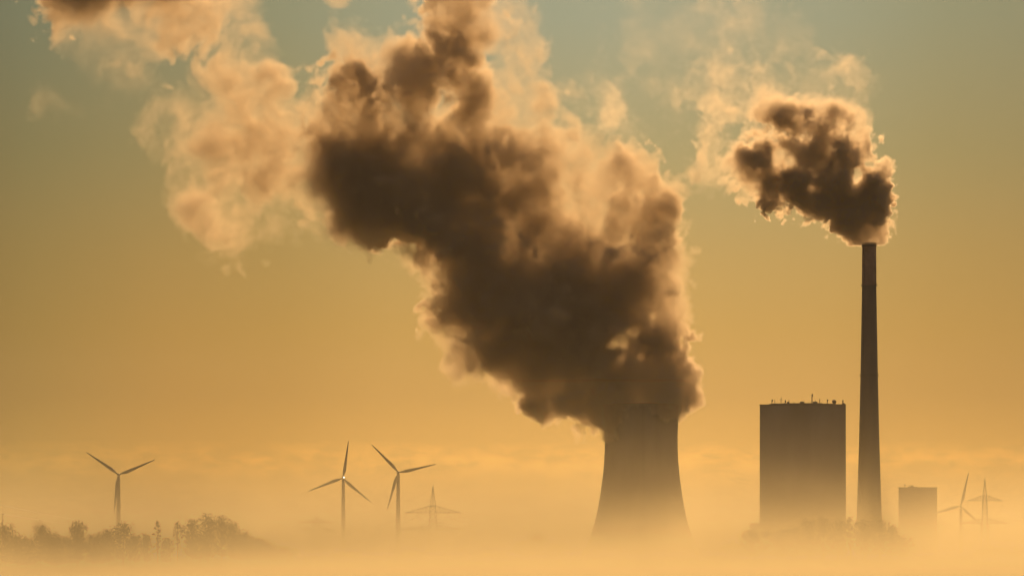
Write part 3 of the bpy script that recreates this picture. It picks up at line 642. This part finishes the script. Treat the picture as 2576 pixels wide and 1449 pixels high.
# (x, y, radius px, depth offset m, extinction, softness m, roughness m)
STEAM = [
 (1120,246,36,0,Mi*1.2,6,7),(1125,250,30,-24,Mi,6,7),
 (1662,975,66,0,D*3,3,3),(1660,915,52,0,D*3,3,4),(1640,1000,60,-4,D*3,3,2.5),
 # mouth and lower column
 (1600,990,64,0,D,4,5),(1565,1005,48,0,D,4,5),(1655,985,62,0,D*3,3,4),(1620,1035,60,0,D,3,2),(1692,985,40,4,D*3,3,4),(1688,940,38,0,D*3,3,4),(1692,1000,34,0,D*3,3,3),(1660,960,50,0,D*3,3,3),(1690,1020,28,-6,D*3,3,2),(1526,1036,34,-24,D,5,5),(1678,1008,36,-20,D*3,3,3),(1698,965,34,0,D*3,3,3),(1590,1000,40,-28,Mi,5,5),
 (1600,930,95,0,D,5,7),(1500,980,78,-5,D,6,8),(1440,985,55,0,D,6,9),(1400,992,48,0,D,6,9),(1330,925,76,0,D,6,8),(1250,900,56,0,D,6,8),(1450,900,110,0,D,6,8),
 (1280,900,60,0,D,6,9),(1250,860,62,5,D,6,9),(1380,830,120,0,D,6,9),(1520,840,110,0,D,6,8),(1670,895,34,0,D*2.5,3,5),(1650,850,42,10,D,4,6),
 (1172,880,36,0,V*1.2,6,8),(1158,830,30,0,V*1.2,6,8),(1190,930,34,0,V,7,8),(1200,780,76,0,D,6,9),(1300,740,130,0,D,6,9),(1450,730,130,0,D,7,9),(1560,720,85,5,D,7,9),
 (1660,760,34,-5,V*2,4,6),(1664,700,34,0,V*2,4,6),(1666,640,32,0,V*2,3,6),(1588,740,34,-14,D*.6,4,6),(1584,660,36,-14,D*.6,4,6),(1590,600,46,0,D*.5,6,8),(1590,690,40,0,D*.45,6,8),(1662,800,38,0,V*3,4,6),(1625,770,40,0,Mi,6,7),
 (1130,700,80,0,D,6,9),(1080,670,66,0,D,6,8),(1035,640,38,0,D,6,8),(1200,620,120,0,D,8,10),(1350,610,110,0,D,8,10),(1490,620,95,0,D,8,10),(1570,620,62,0,D*.6,8,9),
 # lit shoulder
 (1618,545,48,0,V*2.4,5,8),(1560,510,60,0,Mi*.55,7,10),(1500,560,80,0,D*.5,7,9),(1420,560,66,0,D*.5,7,10),(1300,550,80,0,D*.6,8,10),(1480,470,80,0,Mi*.8,7,10),(1590,450,40,-8,D*.3,6,9),(1650,500,30,-10,D*.3,6,9),(1390,480,90,0,V*2.6,8,10),(1330,450,26,-20,D*.3,8,10),(1470,410,44,0,V*1.3,7,9),(1540,420,36,0,Mi*.7,6,8),(1540,570,60,0,Mi,7,9),
 # middle body
 (1130,560,85,0,D,8,10),(1040,540,64,0,D,7,9),(1000,470,95,0,D,8,11),(905,470,80,0,D,8,11),(880,400,90,0,D*.9,8,11),(970,380,100,0,D,8,11),(1080,440,100,0,D*.6,9,11),(1200,480,80,0,D*.5,9,11),(1250,430,56,0,V*2.4,8,11),(820,450,62,0,D*.4,8,11),(785,420,44,0,Mi,8,11),
 (1100,350,95,0,D*.7,8,11),(1165,400,70,0,D*.5,9,11),(930,310,80,0,D*.7,8,11),(860,320,65,0,D*.6,8,11),(868,235,48,-10,D,7,9),(868,240,40,16,D,7,9),(848,195,30,-12,D*.6,7,9),(810,340,46,0,Mi,8,11),(775,255,36,-8,Mi,8,10),(1000,290,70,0,D*.5,8,11),(1090,270,60,0,Mi,8,11),
 (1070,220,66,-14,D,7,9),(1070,225,62,22,D,7,9),(1145,170,62,-14,D,7,9),(1140,180,56,20,D,7,9),(1200,240,54,-12,D*.9,7,9),(1190,260,50,22,D*.9,7,9),(1190,320,58,0,D,7,9),(960,260,60,0,D,7,9),(1205,115,44,-8,D*.5,7,9),(990,180,50,0,D*.3,7,10),(1110,110,44,0,Mi*.8,7,10),(1230,60,54,0,Mi*.6,7,10),(1185,5,62,0,V*2,8,10),(1290,40,64,0,V*2.2,8,10),(1310,130,54,0,V*2.2,8,10),(1300,210,50,0,V*2,8,10),(1140,-40,60,0,Mi*.6,8,10),(1030,140,30,0,Mi,7,8),
 (880,95,36,0,V*2,7,10),(860,55,26,0,V,7,10),(915,140,28,0,V*1.3,7,10),
 # bright veils right of the upper body
 (1280,220,60,0,V*1.3,8,11),(1270,320,60,0,V*1.4,8,11),(1370,270,60,0,V*1.7,8,11),(1430,240,44,0,V*1.9,7,10),(1440,290,30,0,V*1.5,7,10),(1360,400,70,0,V*1.4,8,12),(1290,430,66,0,Mi*.5,8,12),(1290,150,44,0,V*1.2,8,11),
 (525,338,34,-8,V*2.6,8,11),(556,445,30,-8,V*2,8,11),(765,250,24,-6,D*.2,8,11),(745,400,34,0,D*.14,8,11),(640,380,30,0,Mi,8,11),
 # left veil mass
 (610,245,74,0,V*1.1,8,12),(680,230,56,0,V*1.4,8,12),(565,190,38,0,V*.8,8,12),(500,240,26,0,V*.6,8,12),(690,340,85,0,V*2,9,12),(550,340,66,0,V*1.5,9,12),(470,330,52,0,V*1.2,8,12),(405,325,30,0,V*.7,8,11),(440,380,34,0,V*.8,8,11),
 (770,310,45,0,V*1.6,8,11),(640,430,80,0,V*1.7,8,12),(730,450,60,0,V*1.8,8,12),(560,450,54,0,V*1.5,8,12),(600,520,56,0,V*1.3,8,12),(570,590,46,0,V*1.2,8,12),(520,540,40,0,V,8,12),(680,540,40,0,VV,10,13),(480,430,36,0,VV,10,13),(820,515,34,0,V*.8,8,12),(560,640,24,0,V*.8,8,10),
 (985,590,34,0,V*1.4,7,9),(930,580,34,0,V,8,10),(1015,680,26,0,V*1.5,6,8),
 # top left mass
 (200,-15,74,0,D,6,8),(160,40,36,0,D*.6,6,8),(290,-35,76,0,D*.8,7,9),(400,-50,74,0,D*.4,8,10),(380,60,80,0,V*1.5,9,12),(310,60,56,0,V*1.6,9,12),(300,150,56,0,V*.9,8,12),(320,190,36,0,V*.8,8,12),(450,40,50,0,V,9,12),(540,-5,50,0,V*.8,9,12),(610,15,34,0,V*.6,9,11),(650,55,24,0,V*.6,9,11),(672,100,18,0,V*.5,9,10),(190,90,32,0,V*.6,8,12),
 (140,245,30,0,VV*.7,9,12),(245,285,40,0,VV*.3,10,12),
]
STEAM_HOLES = [(1560,858,33,.8),(1592,836,30,.78),(1538,874,24,.74),(1640,800,14,.6),(1610,900,14,.6),(1500,640,22,.45),(1275,360,22,.6),(1560,905,16,.6)]
plume('steam_plume', (-60, -130, 1800, 1125), TY, 150, 1.6, STEAM, [(60, 1.0), (30, .9), (15, .8), (8, .65), (4.2, .5)], 11, M_steam,
      'huge billowing steam plume drifting left and up from the cooling tower', 'steam plume', holes=STEAM_HOLES)
SMOKE = [
 (2142,345,11,0,.16,1.6,4),(2156,382,11,0,.16,1.6,4),(2130,306,9,0,.14,1.6,3),(2172,366,8,0,.14,1.6,3),(2136,395,12,0,.16,1.6,4),
 (2184,606,16,0,.08,2,2),(2182,597,12,0,.3,1.4,1.5),(2192,586,17,0,.3,1.4,2),(2168,580,17,0,.3,1.4,2),(2197,572,23,0,.27,1.4,3),(2168,562,23,0,.27,1.4,3),(2203,552,19,0,.27,1.4,4),(2190,525,32,0,.27,1.4,5),(2140,530,40,0,.27,1.6,5),(2100,505,42,0,.27,1.6,5),
 (2198,478,20,0,.25,1.4,3.5),(2198,450,27,0,.27,1.4,4),(2208,462,13,0,.25,1.4,3),(2140,495,26,0,.25,1.5,4),(2050,495,36,0,.27,1.6,5),(2020,465,44,0,.25,1.6,5),(2085,455,46,0,.25,1.6,5),(1975,478,34,0,.24,1.6,5),(1925,470,34,0,.22,1.6,5),
 (2110,405,34,0,.16,1.8,5),(2148,370,20,0,.05,2,5),(2142,400,16,0,.05,2,4),(2160,350,12,0,.04,2,4),(2090,350,34,0,.20,1.8,5),(2040,400,46,0,.20,1.8,5),(1985,400,34,0,.05,2.5,5),(1910,420,34,0,.26,1.8,5),(1885,445,28,0,.14,1.8,5),(1868,390,18,0,.2,1.8,4),
 (1920,370,28,0,.22,1.8,5),(1985,360,34,0,.2,1.8,5),(2045,335,32,0,.2,1.8,5),(2098,300,30,0,.18,1.8,4.5),(2112,275,14,0,.10,1.8,3.5),(2030,290,34,0,.14,1.8,5),(1970,285,32,0,.22,1.8,5),(1905,282,28,0,.16,2,5),(1850,285,28,0,.05,3,6),(2122,320,14,0,.05,2,4),
 (1935,238,20,0,.012,3,6),(1905,252,24,0,.012,3,6),(1795,300,34,0,.014,4,7),(1785,360,40,0,.014,4,7),(1795,410,38,0,.014,4,7),(1830,430,24,0,.012,4,7),(1765,435,20,0,.012,4,7),
 (2085,180,26,0,.008,5,7),(2055,205,22,0,.007,5,7),(2120,160,18,0,.009,4,6),(2138,185,14,0,.007,4,6),(2145,225,24,0,.005,5,8),(2060,240,26,0,.004,6,8),(2100,215,24,0,.004,5,8),
 (1820,170,56,0,.0052,8,10),(1760,190,46,0,.0036,8,10),(1880,150,46,0,.0034,8,10),(1840,110,56,0,.0026,9,11),(1700,230,56,0,.002,9,11),(1545,240,26,0,.006,6,9),(1530,285,22,0,.007,6,8),(1550,330,24,0,.006,6,8),(1580,370,26,0,.003,7,8),(1620,230,50,0,.002,8,10),(1610,360,40,0,.0018,9,10),
 (1880,50,80,0,.0024,10,12),(1780,60,90,0,.0018,10,12),(1960,90,60,0,.0011,10,12),(1650,80,110,0,.0009,10,12),(1980,210,36,0,.004,7,9),(1480,210,46,0,.001,10,12),(1860,220,56,0,.005,7,9),
]
SMOKE_HOLES = [(1955,400,26,.72),(1985,412,18,.66),(2030,343,20,.66),(1905,318,22,.7),(2158,436,18,.9),(2184,416,14,.9),(2150,456,10,.85)]
M_smoke = vol_mat('smoke', (0.975, 0.87, 0.72, 1), 0.64)
plume('smoke_plume', (1440, -60, 2290, 622), CY, 80, 1.0, SMOKE, [(26, 1.0), (13, .95), (7, .8), (3.8, .6), (2.4, .4)], 5, M_smoke,
      'crisp dark smoke plume curling left from the top of the tall chimney', 'smoke plume', hull_vox=4.0, warp=3.0, holes=SMOKE_HOLES, fat=.12)
